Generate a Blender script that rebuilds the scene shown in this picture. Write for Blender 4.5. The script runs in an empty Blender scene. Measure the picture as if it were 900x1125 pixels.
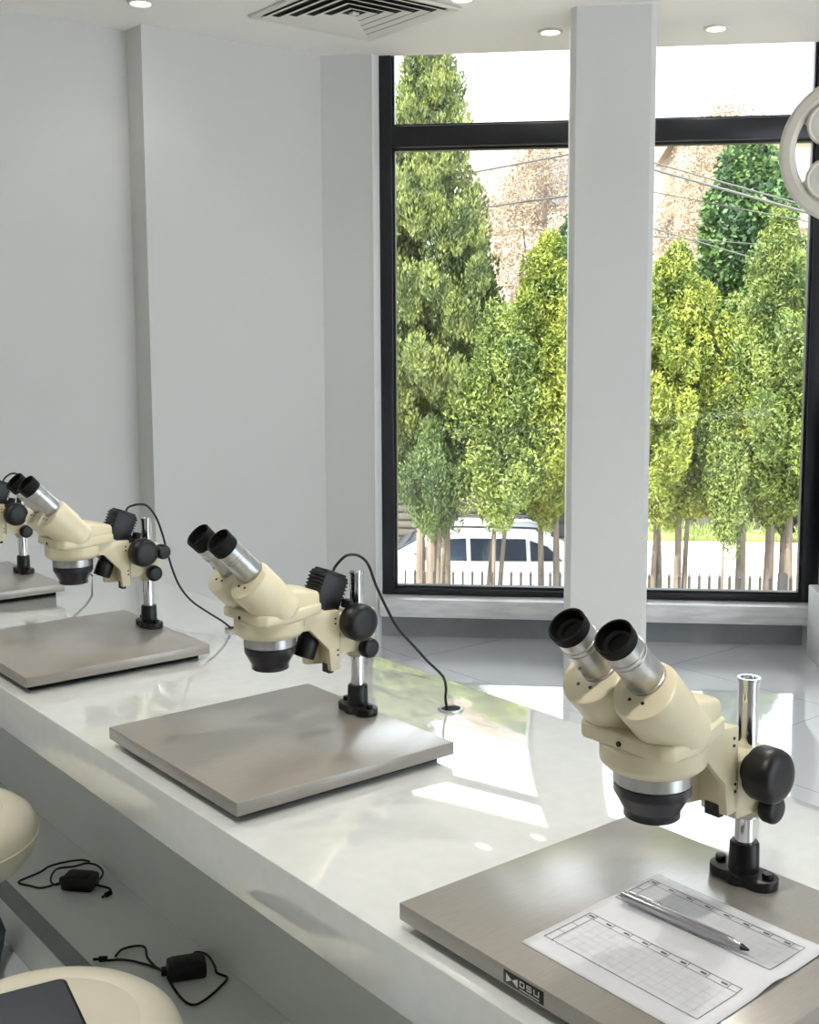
import bpy, bmesh, math, random
from mathutils import Vector, Matrix
PI = math.pi
sc = bpy.context.scene
col = sc.collection
def R(d): return math.radians(d)
def lin(*c):
    o = []
    for v in c:
        v /= 255.0
        o.append(v/12.92 if v <= .04045 else ((v+.055)/1.055)**2.4)
    return (o[0], o[1], o[2], 1.0)

# ------------------------------------------------------------------ materials
def mat(name, c, rough=.5, metal=0.0, c2=None, nscale=8.0, bump=0.0, bscale=60.0, coat=0.0, crough=.03, spec=.5, aniso=None, emit=None, estr=0.0, trans=0.0):
    m = bpy.data.materials.new(name); m.use_nodes = True
    nt = m.node_tree; N = nt.nodes; L = nt.links
    b = N['Principled BSDF']
    b.inputs['Base Color'].default_value = c
    b.inputs['Roughness'].default_value = rough
    b.inputs['Metallic'].default_value = metal
    b.inputs['Specular IOR Level'].default_value = spec
    b.inputs['Coat Weight'].default_value = coat
    b.inputs['Coat Roughness'].default_value = crough
    tc = N.new('ShaderNodeTexCoord')
    if c2 is not None:
        n = N.new('ShaderNodeTexNoise'); n.inputs['Scale'].default_value = nscale; n.inputs['Detail'].default_value = 4
        mp = N.new('ShaderNodeMapping')
        if aniso: mp.inputs['Scale'].default_value = aniso
        L.new(tc.outputs['Object'], mp.inputs['Vector']); L.new(mp.outputs['Vector'], n.inputs['Vector'])
        r = N.new('ShaderNodeValToRGB'); r.color_ramp.elements[0].position = .35; r.color_ramp.elements[1].position = .65
        r.color_ramp.elements[0].color = c; r.color_ramp.elements[1].color = c2
        L.new(n.outputs['Fac'], r.inputs['Fac']); L.new(r.outputs['Color'], b.inputs['Base Color'])
    if bump:
        n2 = N.new('ShaderNodeTexNoise'); n2.inputs['Scale'].default_value = bscale; n2.inputs['Detail'].default_value = 3
        L.new(tc.outputs['Object'], n2.inputs['Vector'])
        bp = N.new('ShaderNodeBump'); bp.inputs['Strength'].default_value = bump; bp.inputs['Distance'].default_value = .002
        L.new(n2.outputs['Fac'], bp.inputs['Height']); L.new(bp.outputs['Normal'], b.inputs['Normal'])
    if emit is not None:
        b.inputs['Emission Color'].default_value = emit; b.inputs['Emission Strength'].default_value = estr
    if trans:
        t = N.new('ShaderNodeBsdfTranslucent'); mx = N.new('ShaderNodeMixShader'); mx.inputs[0].default_value = trans
        if c2 is not None: L.new(r.outputs['Color'], t.inputs['Color'])
        else: t.inputs['Color'].default_value = c
        o = N['Material Output']
        L.new(b.outputs[0], mx.inputs[1]); L.new(t.outputs[0], mx.inputs[2]); L.new(mx.outputs[0], o.inputs['Surface'])
    return m

def glass_mat(name, tint=(1, 1, 1, 1)):
    m = bpy.data.materials.new(name); m.use_nodes = True
    nt = m.node_tree; N = nt.nodes; L = nt.links
    N.remove(N['Principled BSDF'])
    fr = N.new('ShaderNodeFresnel'); fr.inputs['IOR'].default_value = 1.45
    tr = N.new('ShaderNodeBsdfTransparent'); tr.inputs['Color'].default_value = tint
    gl = N.new('ShaderNodeBsdfGlossy'); gl.inputs['Roughness'].default_value = .0
    mx = N.new('ShaderNodeMixShader')
    L.new(fr.outputs[0], mx.inputs[0]); L.new(tr.outputs[0], mx.inputs[1]); L.new(gl.outputs[0], mx.inputs[2])
    L.new(mx.outputs[0], N['Material Output'].inputs['Surface'])
    return m

def floor_mat():
    m = mat('polished_tile', lin(222, 225, 229), rough=.04, c2=lin(215, 219, 224), nscale=1.5, coat=1.0)
    m.node_tree.nodes['Principled BSDF'].inputs['IOR'].default_value = 1.65; m.node_tree.nodes['Principled BSDF'].inputs['Coat IOR'].default_value = 1.65
    nt = m.node_tree; N = nt.nodes; L = nt.links; b = N['Principled BSDF']
    ramp = [n for n in N if n.type == 'VALTORGB'][0]
    tc = N.new('ShaderNodeTexCoord'); mp = N.new('ShaderNodeMapping'); mp.inputs['Rotation'].default_value = (0, 0, 0)
    br = N.new('ShaderNodeTexBrick'); br.offset = 0; br.inputs['Scale'].default_value = 1
    br.inputs['Brick Width'].default_value = .8; br.inputs['Row Height'].default_value = .8; br.inputs['Mortar Size'].default_value = .0016
    br.inputs['Mortar'].default_value = lin(150, 152, 155)
    L.new(tc.outputs['Object'], mp.inputs['Vector']); L.new(mp.outputs['Vector'], br.inputs['Vector'])
    L.new(ramp.outputs['Color'], br.inputs['Color1']); L.new(ramp.outputs['Color'], br.inputs['Color2'])
    L.new(br.outputs['Color'], b.inputs['Base Color'])
    return m

M = dict(
    wall=mat('wall_paint', lin(214, 213, 210), .55, bump=.05, bscale=200),
    jambw=mat('white_jamb', lin(244, 245, 246), .3),
    wallw=mat('white_wall_paint', lin(226, 226, 224), .5),
    ceil=mat('ceiling_paint', lin(246, 242, 236), .7),
    floor=floor_mat(),
    quartz=mat('white_quartz', lin(218, 221, 220), .04, c2=lin(213, 217, 216), nscale=40, spec=.6, coat=1.0),
    panel=mat('counter_panel', lin(228, 231, 227), .4),
    greystone=mat('grey_stone', lin(150, 152, 156), .35, c2=lin(134, 137, 142), nscale=5),
    sill=mat('sill_stone', lin(236, 236, 236), .25, c2=lin(214, 214, 218), nscale=7, aniso=(1, 1, 6)),
    black_frame=mat('black_frame', lin(22, 23, 30), .35),
    glass=glass_mat('window_glass'),
    plate=mat('satin_plate', lin(152, 147, 140), .28, metal=.15, coat=.8, crough=.22, c2=lin(147, 142, 135), nscale=30, aniso=(1, 12, 12), bump=.03, bscale=400),
    cream=mat('cream_enamel', lin(224, 215, 184), .34, c2=lin(220, 210, 177), nscale=6, coat=.25),
    black=mat('black_plastic', lin(13, 13, 15), .4, spec=.4),
    rubber=mat('black_rubber', lin(9, 9, 11), .65, spec=.25),
    navyblack=mat('blue_black_barrel', lin(24, 25, 34), .3),
    chrome=mat('chrome', lin(225, 226, 228), .08, metal=1.0),
    satin=mat('satin_aluminium', lin(196, 196, 194), .3, metal=1.0, c2=lin(182, 182, 182), nscale=90, aniso=(1, 1, .05)),
    eyeglass=mat('eye_lens_glass', lin(4, 4, 5), .5, spec=.08),
    lens=mat('lens_glass', lin(8, 8, 14), .04, coat=1),
    screw=mat('dark_screw', lin(60, 58, 54), .4, metal=.8),
    paper=mat('paper', lin(208, 209, 214), .6, c2=lin(203, 204, 210), nscale=10),
    ink=mat('printed_ink', lin(98, 98, 108), .6),
    inkpale=mat('pale_printed_ink', lin(196, 196, 204), .6),
    pen=mat('pen_silver', lin(178, 178, 182), .28, metal=.85),
    cushion=mat('cream_leather', lin(224, 220, 202), .45, c2=lin(220, 214, 196), nscale=9),
    slate=mat('slate_pad', lin(58, 62, 70), .45),
    navy=mat('navy_cloth', lin(66, 80, 102), .8, c2=lin(82, 96, 118), nscale=14, bump=.4, bscale=120),
    lampcream=mat('lamp_enamel', lin(214, 206, 194), .35),
    lampglass=mat('lamp_lens', lin(226, 222, 214), .08, coat=1),
    label=mat('badge_black', lin(16, 16, 18), .35),
    badgewhite=mat('badge_white', lin(205, 206, 204), .4),
    duct_shade=mat('vent_duct_shade', lin(26, 25, 24), .8),
    ventw=mat('vent_white', lin(228, 224, 214), .5),
    led=mat('downlight_glow', (1, 1, 1, 1), .5, emit=(1, .96, .88, 1), estr=9),
    # outdoors
    asphalt=mat('road_asphalt', lin(196, 188, 166), .9, c2=lin(186, 176, 154), nscale=3),
    grass=mat('verge_grass', lin(104, 122, 62), .9, c2=lin(126, 142, 76), nscale=6),
    soil=mat('tree_soil', lin(150, 140, 118), .95, c2=lin(130, 120, 98), nscale=4),
    bark=mat('bark', lin(122, 112, 100), .9, c2=lin(92, 82, 72), nscale=9, aniso=(1, 1, .2), bump=.5, bscale=30),
    iron=mat('fence_iron', lin(34, 32, 32), .6),
    carwhite=mat('car_white', lin(240, 240, 240), .15, coat=.6),
    carglass=mat('car_glass', lin(38, 50, 66), .05, coat=.6),
    cartrim=mat('car_trim', lin(28, 28, 30), .5),
    tyre=mat('car_tyre', lin(24, 24, 24), .8),
    render_pale=mat('render_pale', lin(176, 166, 154), .9, c2=lin(162, 150, 138), nscale=.6),
    render_tan=mat('render_tan', lin(170, 154, 132), .9, c2=lin(156, 138, 116), nscale=.6),
    winpane=mat('building_pane', lin(110, 112, 118), .15),
    rooft=mat('roof_grey', lin(176, 190, 200), .8),
    wallslat=mat('garden_wall', lin(84, 82, 76), .9, c2=lin(70, 69, 64), nscale=2),
    cable=mat('power_cable', lin(66, 66, 66), .6),
)
def leafmat(n, a, b, tr=.35, s=3.0):
    return mat(n, lin(*a), .55, c2=lin(*b), nscale=s, trans=tr)
M['lf_cyp'] = leafmat('cypress_leaf', (52, 68, 30), (120, 131, 66), .07, 3.5)
M['lf_yel'] = leafmat('juniper_leaf', (78, 98, 30), (146, 154, 60), .12, 2.8)
M['lf_lime'] = leafmat('lime_leaf', (66, 88, 36), (124, 138, 64), .12, 2.8)
M['lf_grn'] = leafmat('broad_leaf', (36, 68, 34), (84, 116, 50), .1, 2.2)
M['lf_dark'] = leafmat('dark_leaf', (46, 66, 34), (86, 104, 52), .08, 1.2)
M['lf_dry'] = leafmat('dry_leaf', (160, 144, 122), (134, 116, 94), .1, 1.5)

# ------------------------------------------------------------------ mesh builder
class MB:
    def __init__(s, mtx=None):
        s.bm = bmesh.new(); s.m = mtx or Matrix.Identity(4)
    def _merge(s, b2, m=None):
        me = bpy.data.meshes.new('tmp'); b2.to_mesh(me); b2.free()
        me.transform(s.m @ (m or Matrix.Identity(4)))
        s.bm.from_mesh(me); bpy.data.meshes.remove(me)
    def box(s, lo, hi, bev=0.0, seg=2, m=None):
        b = bmesh.new(); bmesh.ops.create_cube(b, size=1)
        for v in b.verts:
            v.co = Vector([(lo[i]+hi[i])/2 + v.co[i]*(hi[i]-lo[i]) for i in range(3)])
        if bev: bmesh.ops.bevel(b, geom=b.edges[:], offset=bev, segments=seg, profile=.5, affect='EDGES')
        s._merge(b, m); return s
    def prism(s, pts, z0, z1, bev=0.0, seg=2, m=None):
        """polygon pts (x,y) extruded z0..z1"""
        b = bmesh.new()
        lo = [b.verts.new((p[0], p[1], z0)) for p in pts]; hi = [b.verts.new((p[0], p[1], z1)) for p in pts]
        b.faces.new(lo[::-1]); b.faces.new(hi); n = len(pts)
        for i in range(n): b.faces.new((lo[i], lo[(i+1) % n], hi[(i+1) % n], hi[i]))
        bmesh.ops.recalc_face_normals(b, faces=b.faces[:])
        if bev: bmesh.ops.bevel(b, geom=b.edges[:], offset=bev, segments=seg, profile=.5, affect='EDGES')
        s._merge(b, m); return s
    def hull(s, pts, bev=0.0, seg=2, m=None):
        b = bmesh.new()
        for p in pts: b.verts.new(p)
        r = bmesh.ops.convex_hull(b, input=b.verts[:])
        junk = list({e for k in ('geom_interior', 'geom_unused') for e in r[k] if isinstance(e, bmesh.types.BMVert)})
        if junk: bmesh.ops.delete(b, geom=junk, context='VERTS')
        bmesh.ops.dissolve_limit(b, angle_limit=R(4), verts=b.verts[:], edges=b.edges[:])
        if bev:
            es = [e for e in b.edges if len(e.link_faces) == 2 and e.calc_face_angle(0) > R(25)]
            bmesh.ops.bevel(b, geom=es, offset=bev, segments=seg, profile=.5, affect='EDGES', clamp_overlap=True)
        s._merge(b, m); return s
    def lathe(s, prof, a, d, seg=32, m=None, arc=None):
        """prof: list of (radius, height along d) from point a in direction d"""
        b = bmesh.new(); d = Vector(d).normalized()
        x = d.orthogonal().normalized(); y = d.cross(x); a = Vector(a)
        rings = []
        for r, h in prof:
            if r < 1e-6: rings.append([b.verts.new(a+d*h)])
            else: rings.append([b.verts.new(a+d*h+(x*math.cos(2*PI*k/seg)+y*math.sin(2*PI*k/seg))*r) for k in range(seg)])
        for r0, r1 in zip(rings, rings[1:]):
            if len(r0) == 1 and len(r1) == 1: continue
            for k in range(seg):
                k2 = (k+1) % seg
                if len(r0) == 1: b.faces.new((r0[0], r1[k], r1[k2]))
                elif len(r1) == 1: b.faces.new((r0[k], r0[k2], r1[0]))
                else: b.faces.new((r0[k], r0[k2], r1[k2], r1[k]))
        if len(rings[0]) > 1 and prof[0] != prof[-1]: b.faces.new(rings[0][::-1])
        if len(rings[-1]) > 1 and prof[0] != prof[-1]: b.faces.new(rings[-1])
        bmesh.ops.recalc_face_normals(b, faces=b.faces[:])
        s._merge(b, m); return s
    def cyl(s, a, c, r, seg=24, bev=0.0, m=None):
        a = Vector(a); c = Vector(c); h = (c-a).length
        p = [(0, 0), (r, 0), (r, h), (0, h)] if not bev else [(0, 0), (r-bev, 0), (r-bev*.3, bev*.3), (r, bev), (r, h-bev), (r-bev*.3, h-bev*.3), (r-bev, h), (0, h)]
        return s.lathe(p, a, c-a, seg, m)
    def tube(s, pts, r, seg=8, m=None, smooth=True, closed=False):
        P = [Vector(p) for p in pts]
        if smooth and len(P) > 2:
            Q = []
            n = len(P); rng = range(n if closed else n-1)
            for i in rng:
                if closed: p0, p1, p2, p3 = P[(i-1) % n], P[i], P[(i+1) % n], P[(i+2) % n]
                else: p0, p1, p2, p3 = P[max(i-1, 0)], P[i], P[i+1], P[min(i+2, n-1)]
                for k in range(6):
                    t = k/6
                    Q.append(.5*((2*p1)+(p2-p0)*t+(2*p0-5*p1+4*p2-p3)*t*t+(3*p1-p0-3*p2+p3)*t**3))
            if not closed: Q.append(P[-1])
            P = Q
        b = bmesh.new(); n = len(P); rings = []; x = None
        for i in range(n):
            if closed: t = P[(i+1) % n]-P[i-1]
            else: t = P[min(i+1, n-1)]-P[max(i-1, 0)]
            t.normalize()
            x = t.orthogonal().normalized() if x is None else (x-t*x.dot(t)).normalized()
            y = t.cross(x); rr = r[min(i*len(r)//n, len(r)-1)] if isinstance(r, (list, tuple)) else r
            rings.append([b.verts.new(P[i]+(x*math.cos(2*PI*k/seg)+y*math.sin(2*PI*k/seg))*rr) for k in range(seg)])
        for i in range(n if closed else n-1):
            r0, r1 = rings[i], rings[(i+1) % n]
            for k in range(seg): b.faces.new((r0[k], r0[(k+1) % seg], r1[(k+1) % seg], r1[k]))
        if not closed: b.faces.new(rings[0][::-1]); b.faces.new(rings[-1])
        bmesh.ops.recalc_face_normals(b, faces=b.faces[:])
        s._merge(b, m); return s
    def quad(s, a, b_, c, d):
        v = [s.bm.verts.new(s.m @ Vector(p)) for p in (a, b_, c, d)]; s.bm.faces.new(v); return s
    def build(s, name, m, parent=None, ang=35, loc=None, rot=None):
        me = bpy.data.meshes.new(name); s.bm.to_mesh(me); s.bm.free()
        me.polygons.foreach_set('use_smooth', [True]*len(me.polygons)); me.set_sharp_from_angle(angle=R(ang))
        me.materials.append(M[m] if isinstance(m, str) else m)
        o = bpy.data.objects.new(name, me); col.objects.link(o)
        if parent is not None: o.parent = parent
        if loc: o.location = loc
        if rot: o.rotation_euler = rot
        return o
def tag(o, label=None, cat=None, group=None, kind=None):
    if label: o['label'] = label
    if cat: o['category'] = cat
    if group: o['group'] = group
    if kind: o['kind'] = kind
    return o
def empty(name, loc, rot=(0, 0, 0), label=None, cat=None, group=None):
    o = bpy.data.objects.new(name, None); col.objects.link(o); o.location = loc; o.rotation_euler = rot
    o.empty_display_size = .05
    return tag(o, label, cat, group)
def struct(o): o['kind'] = 'structure'; return o
def copy_tree(o, parent=None):
    c = o.copy(); col.objects.link(c)
    if parent is not None: c.parent = parent
    for ch in list(o.children): copy_tree(ch, c)
    return c

# ------------------------------------------------------------------ place measures
CEIL = 2.71; CT = .779; YW = 4.59; WN = 5.5
WROT = (0, 0, R(-45))              # the window wall's own axes: x along the wall, y outward
def W(s, n, z):
    q = math.sqrt(.5); return Vector(((s+n)*q, (n-s)*q, z))

# ------------------------------------------------------------------ the room
XL, YB, XR = -2.2, -2.6, 6.1
s_end = 3.1; pe = W(s_end, WN, 0)
for _q in (M['quartz'],): _q.node_tree.nodes['Principled BSDF'].inputs['Coat IOR'].default_value = 1.8
fl = MB().prism([(XL, YB), (pe.x, YB), (pe.x, pe.y), (3.21, YW), (3.21, YW+.3), (XL, YW+.3)], -.15, 0).build('floor', 'floor'); struct(fl)
ce = MB().prism([(XL, YB), (pe.x, YB), (pe.x, pe.y), (3.21, YW), (3.21, YW+.3), (XL, YW+.3)], CEIL, CEIL+.2).build('ceiling', 'ceil'); struct(ce)
b = MB(); b.box((2.25, YW, 0), (3.42, YW+.4, CEIL)); b.box((XL, YW+.14, 0), (2.25, YW+.4, CEIL)); struct(b.build('wall_left', 'wall'))
b = MB(); b.box((XL-.15, YB, 0), (XL, YW+.4, CEIL)); struct(b.build('wall_front', 'wallw'))
# unseen rear wall; its wide window opening is added to let daylight in
b = MB(); b.box((XL-.15, YB-.15, 0), (1.3, YB, CEIL)); b.box((1.3, YB-.15, 0), (5.85, YB, .25)); b.box((1.3, YB-.15, 2.6), (5.85, YB, CEIL)); b.box((5.85, YB-.15, 0), (pe.x, YB, CEIL))
struct(b.build('wall_back', 'wallw'))
b = MB()
for z0, z1 in ((.25, .31), (2.54, 2.6)): b.box((1.3, YB-.1, z0), (5.85, YB-.04, z1))
for x in (1.3, 2.8, 4.3, 5.79): b.box((x, YB-.1, .31), (x+.06, YB-.04, 2.54))
wb = b.build('window_3', 'black_frame'); struct(wb)
MB().box((1.36, YB-.075, .31), (5.79, YB-.07, 2.54)).build('pane', 'glass', wb)
b = MB(); b.box((pe.x, YB-.15, 0), (pe.x+.15, pe.y+.3, CEIL)); struct(b.build('wall_right', 'wallw'))
# window wall: left return, head and apron are in the wall's own axes
b = MB()
b.box((-1.06, WN-.035, 0), (-.788, WN+.3, CEIL))
b.box((1.29, WN, 0), (s_end, WN+.25, CEIL))
b.box((-.763, WN+.0, 0), (1.29, WN+.25, .165)); b.box((-.763, WN+.001, CEIL+.09), (1.29, WN+.25, CEIL+.2))
struct(b.build('wall_window', 'wall', rot=WROT))
struct(MB().prism([(-.7885, WN-.04), (-.7845, WN-.04), (-.762, WN-.002), (-.762, WN+.1), (-.7885, WN+.1)], 0, CEIL).build('trim_2', 'jambw', rot=WROT))
b = MB(); b.box((-.763, WN-.012, 0), (1.2, WN, .116)); struct(b.build('baseboard_window', 'greystone', rot=WROT))
b = MB(); b.box((-.763, WN-.10, .112), (1.3, WN+.12, .198), .006); struct(b.build('trim_1', 'sill', rot=WROT))
def window(name, s0, s1, zt, left_w, right_w):
    F0, F1 = WN, WN+.07
    b = MB()
    b.box((s0, F0, .2), (s0+left_w, F1, zt), .004); b.box((s1-right_w, F0, .2), (s1, F1, zt), .004)
    b.box((s0+left_w-.002, F0, .2), (s1-right_w+.002, F1, .23), .004); b.box((s0+left_w-.002, F0+.005, zt-.01), (s1-right_w+.002, F1, zt+.04))
    b.box((s0+left_w-.002, F0-.01, 2.297), (s1-right_w+.002, F1, 2.393), .004)
    f = b.build(name, 'black_frame', rot=WROT); struct(f)
    # inner sash beads, thinner than the frame
    b = MB()
    for z0, z1 in ((.23, 2.297), (2.393, zt)):
        a0, a1 = s0+left_w, s1-right_w
        b.box((a0, F0+.02, z0), (a0+.012, F1-.005, z1)); b.box((a1-.012, F0+.02, z0), (a1, F1-.005, z1))
        b.box((a0, F0+.02, z0), (a1, F1-.005, z0+.012)); b.box((a0, F0+.02, z1-.012), (a1, F1-.005, z1))
    b.build('sash', 'black_frame', f)
    for z0, z1 in ((.23, 2.297), (2.393, zt)):
        MB().box((s0+left_w, F0+.035, z0), (s1-right_w, F0+.041, z1)).build('pane', 'glass', f)
window('window_1', -.762, .34, CEIL+.05, .058, .05)
window('window_2', .34, 1.3, CEIL+.05, .05, .105)
# free-standing column, chamfered corners
c = .022
wd, dp = .334, .334
pl = [(-wd/2+c, -dp/2), (wd/2-c, -dp/2), (wd/2, -dp/2+c), (wd/2, dp/2-c), (wd/2-c, dp/2), (-wd/2+c, dp/2), (-wd/2, dp/2-c), (-wd/2, -dp/2+c)]
cc = W(.264, 4.81+.167, 0)
struct(MB().prism(pl, 0, CEIL).build('column', 'wall', loc=(cc.x, cc.y, 0), rot=(0, 0, R(-45))))

# ------------------------------------------------------------------ ceiling fittings
v = empty('ceiling_vent', (2.835, 3.905, CEIL), label='square white four-way air diffuser in the ceiling near the window', cat='vent')
hs = .305
def sqring(b, o, i, z0, z1):
    """a square ring face band from half-size o at z0 to half-size i at z1"""
    P = lambda h, z: [(-h, -h, z), (h, -h, z), (h, h, z), (-h, h, z)]
    A, B_ = P(o, z0), P(i, z1)
    for k in range(4): b.quad(A[k], A[(k+1) % 4], B_[(k+1) % 4], B_[k])
b = MB(); sqring(b, hs, hs-.006, -.003, -.012); sqring(b, hs-.006, hs-.03, -.012, -.008); sqring(b, hs-.03, hs-.045, -.008, -.002); b.build('flange', 'ventw', v)
b = MB(); b.box((-hs+.006, -hs+.006, -.0035), (hs-.006, hs-.006, -.0015)); b.build('shade_backing', 'duct_shade', v)  # flat dark sheet: the shade in the gaps between louvres, put in as colour
b = MB()
for k in range(5):
    o = hs-.04-k*.05
    sqring(b, o, o-.026, -.012, -.0045); sqring(b, o-.026, o-.027, -.0045, -.0060); sqring(b, o-.027, o, -.0060, -.0135); sqring(b, o, o, -.0135, -.012)
b.build('louvre', 'ventw', v)
MB().box((-.016, -.016, -.014), (.016, .016, -.004), .003).build('centre_plate', 'ventw', v)
def downlight(x, y, label):
    d = empty('downlight', (x, y, CEIL), label=label, cat='ceiling light', group='recessed ceiling downlights')
    MB().lathe([(.052, -.0005), (.052, -.006), (.048, -.009), (.04, -.009), (.037, -.004), (.036, -.0008)], (0, 0, 0), (0, 0, 1), 32).build('trim_ring', 'ventw', d)
    MB().lathe([(0, -.003), (.036, -.003), (.036, -.002), (0, -.002)], (0, 0, 0), (0, 0, 1), 32).build('lens', 'led', d)
    l = bpy.data.lights.new('downlight_lamp', 'SPOT'); l.energy = 1.2; l.spot_size = R(120); l.spot_blend = .6; l.shadow_soft_size = .04; l.color = (1, .95, .86)
    lo = bpy.data.objects.new('downlight_lamp', l); col.objects.link(lo); lo.parent = d; lo.location = (0, 0, -.02)
downlight(3.667, 3.641, 'recessed downlight just left of the white column')
downlight(4.178, 3.177, 'recessed downlight right of the white column')
downlight(3.05, 3.50, 'recessed downlight beside the square air diffuser')
downlight(2.11, 4.30, 'recessed downlight close to the left wall')
for x, y in ((.2, 2.6), (.2, .4), (2.0, 1.4), (3.6, .6), (2.4, -1.2), (4.6, -1)):  # unseen extra downlights, added to brighten the room
    d = empty('downlight', (x, y, CEIL), label='added recessed downlight out of view in the ceiling, brightening the room', cat='ceiling light', group='recessed ceiling downlights')
    MB().lathe([(.052, -.0005), (.052, -.006), (.048, -.009), (.04, -.009), (.037, -.004), (.036, -.0008)], (0, 0, 0), (0, 0, 1), 32).build('trim_ring', 'ventw', d)
    MB().lathe([(0, -.003), (.036, -.003), (.036, -.002), (0, -.002)], (0, 0, 0), (0, 0, 1), 32).build('lens', 'led', d)
    l = bpy.data.lights.new('downlight_lamp', 'SPOT'); l.energy = 34; l.spot_size = R(120); l.spot_blend = .6; l.shadow_soft_size = .04; l.color = (1, .95, .86)
    lo = bpy.data.objects.new('downlight_lamp', l); col.objects.link(lo); lo.parent = d; lo.location = (0, 0, -.02)

# ring-shaped examination lamp hung at the right edge
rc = Vector((3.279, 1.972, 1.97)); view = (Vector((0, 0, 1.41))-rc).normalized()
q = view.to_track_quat('Z', 'Y').to_euler()
rl = empty('examination_lamp', rc, q, label='cream ring-shaped ceiling examination lamp with round lamp heads, at the right edge', cat='lamp')
b = MB()
b.lathe([(.176, -.022), (.205, -.026), (.22, -.012), (.222, .008), (.212, .022), (.19, .024), (.176, .014), (.176, -.022)], (0, 0, 0), (0, 0, 1), 64)
b.build('ring_frame', 'lampcream', rl)
b = MB()
for k in range(4):
    a = R(45+90*k); d = Vector((math.cos(a), math.sin(a), 0)); t = Vector((-d.y, d.x, 0))
    pts = []
    for r_, w_ in ((.03, .022), (.115, .03), (.185, .05)):
        for sgn in (-1, 1):
            for z in (-.016, .004): pts.append(d*r_+t*sgn*w_+Vector((0, 0, z)))
    b.hull(pts, .004)
b.lathe([(0, -.02), (.05, -.02), (.055, -.01), (.055, .016), (.045, .026), (0, .028)], (0, 0, 0), (0, 0, 1), 32)
b.build('spider', 'lampcream', rl)
for k in range(4):
    a = R(45+90*k); d = Vector((math.cos(a), math.sin(a), 0))*.112
    h = MB().lathe([(0, -.045), (.03, -.045), (.052, -.025), (.062, .005), (.064, .024), (.058, .03), (.052, .024)], d, (0, 0, 1), 32).build('lamp_head', 'lampcream', rl)
    MB().lathe([(0, .029), (.03, .028), (.053, .022), (.053, .018), (0, .018)], d, (0, 0, 1), 32).build('lens', 'lampglass', h)
mi = Matrix.Translation(rc) @ q.to_matrix().to_4x4()
inv = mi.inverted()
top = inv @ Vector((rc.x+.28, rc.y-.02, CEIL)); kn = inv @ Vector((rc.x+.28, rc.y-.02, rc.z+.16)); hub = Vector((0, 0, -.02))
b = MB(); b.tube([hub, inv @ Vector((rc.x+.1, rc.y+.03, rc.z+.02)), inv @ Vector((rc.x+.24, rc.y, rc.z+.07)), kn], .02, 12); b.tube([kn, top], .024, 14, smooth=False)
b.build('suspension_arm', 'lampcream', rl)
MB().lathe([(0, 0), (.09, 0), (.09, .02), (.03, .05), (0, .05)], top, kn-top, 32).build('ceiling_cup', 'lampcream', rl)

# black glass-fronted cabinet on a white block at the right edge of the window
bk = empty('display_cabinet', W(1.19, 5.0, 0), WROT, label='black display cabinet on a white block, right edge beside the window', cat='cabinet')
MB().box((0, -.32, 0), (.5, .34, .318), .004).build('plinth', 'wallw', bk)
MB().box((.035, -.25, .318), (.47, .32, 1.13), .006).build('case', 'black_frame', bk)
b = MB(); b.box((.05, -.262, .34), (.455, -.251, 1.115), .002)
dr = b.build('door', 'carglass', bk)
MB().cyl((.068, -.275, .42), (.068, -.275, 1.05), .006, 12).build('handle', 'chrome', dr)

# ------------------------------------------------------------------ the counter
ct = empty('lab_counter', (.72, 0, 0), label='long white glossy counter carrying the microscopes', cat='counter')
MB().box((0, -1.6, .699), (.67, YW-.003, CT), .003).build('worktop', 'quartz', ct)
MB().box((.43, -1.6, .1), (.47, YW-.004, .699)).build('back_panel', 'panel', ct)
MB().box((.166, -1.6, 0), (.47, YW-.004, .1), .002).build('plinth', 'panel', ct)
MB().box((.168, -1.6, .1), (.212, YW-.005, .1012)).build('edge_strip', 'greystone', ct)
# cable grommets in the worktop
def grommet(x, y, label):
    g = empty('cable_grommet', (x, y, CT), label=label, cat='cable grommet', group='cable grommets in the worktop')
    MB().lathe([(.0165, .0003), (.022, .0003), (.022, .002), (.0205, .003), (.0175, .003), (.0165, .001)], (0, 0, 0), (0, 0, 1), 32).build('rim', 'satin', g)
    MB().lathe([(0, .0008), (.0165, .0008), (.0165, .0012), (0, .0012)], (0, 0, 0), (0, 0, 1), 32).build('insert', 'rubber', g)
grommet(1.276, 1.494, 'round silver-rimmed cable grommet where the middle microscope cord ends')
grommet(1.28, 2.235, 'round silver-rimmed cable grommet behind the middle microscope head')

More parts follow.
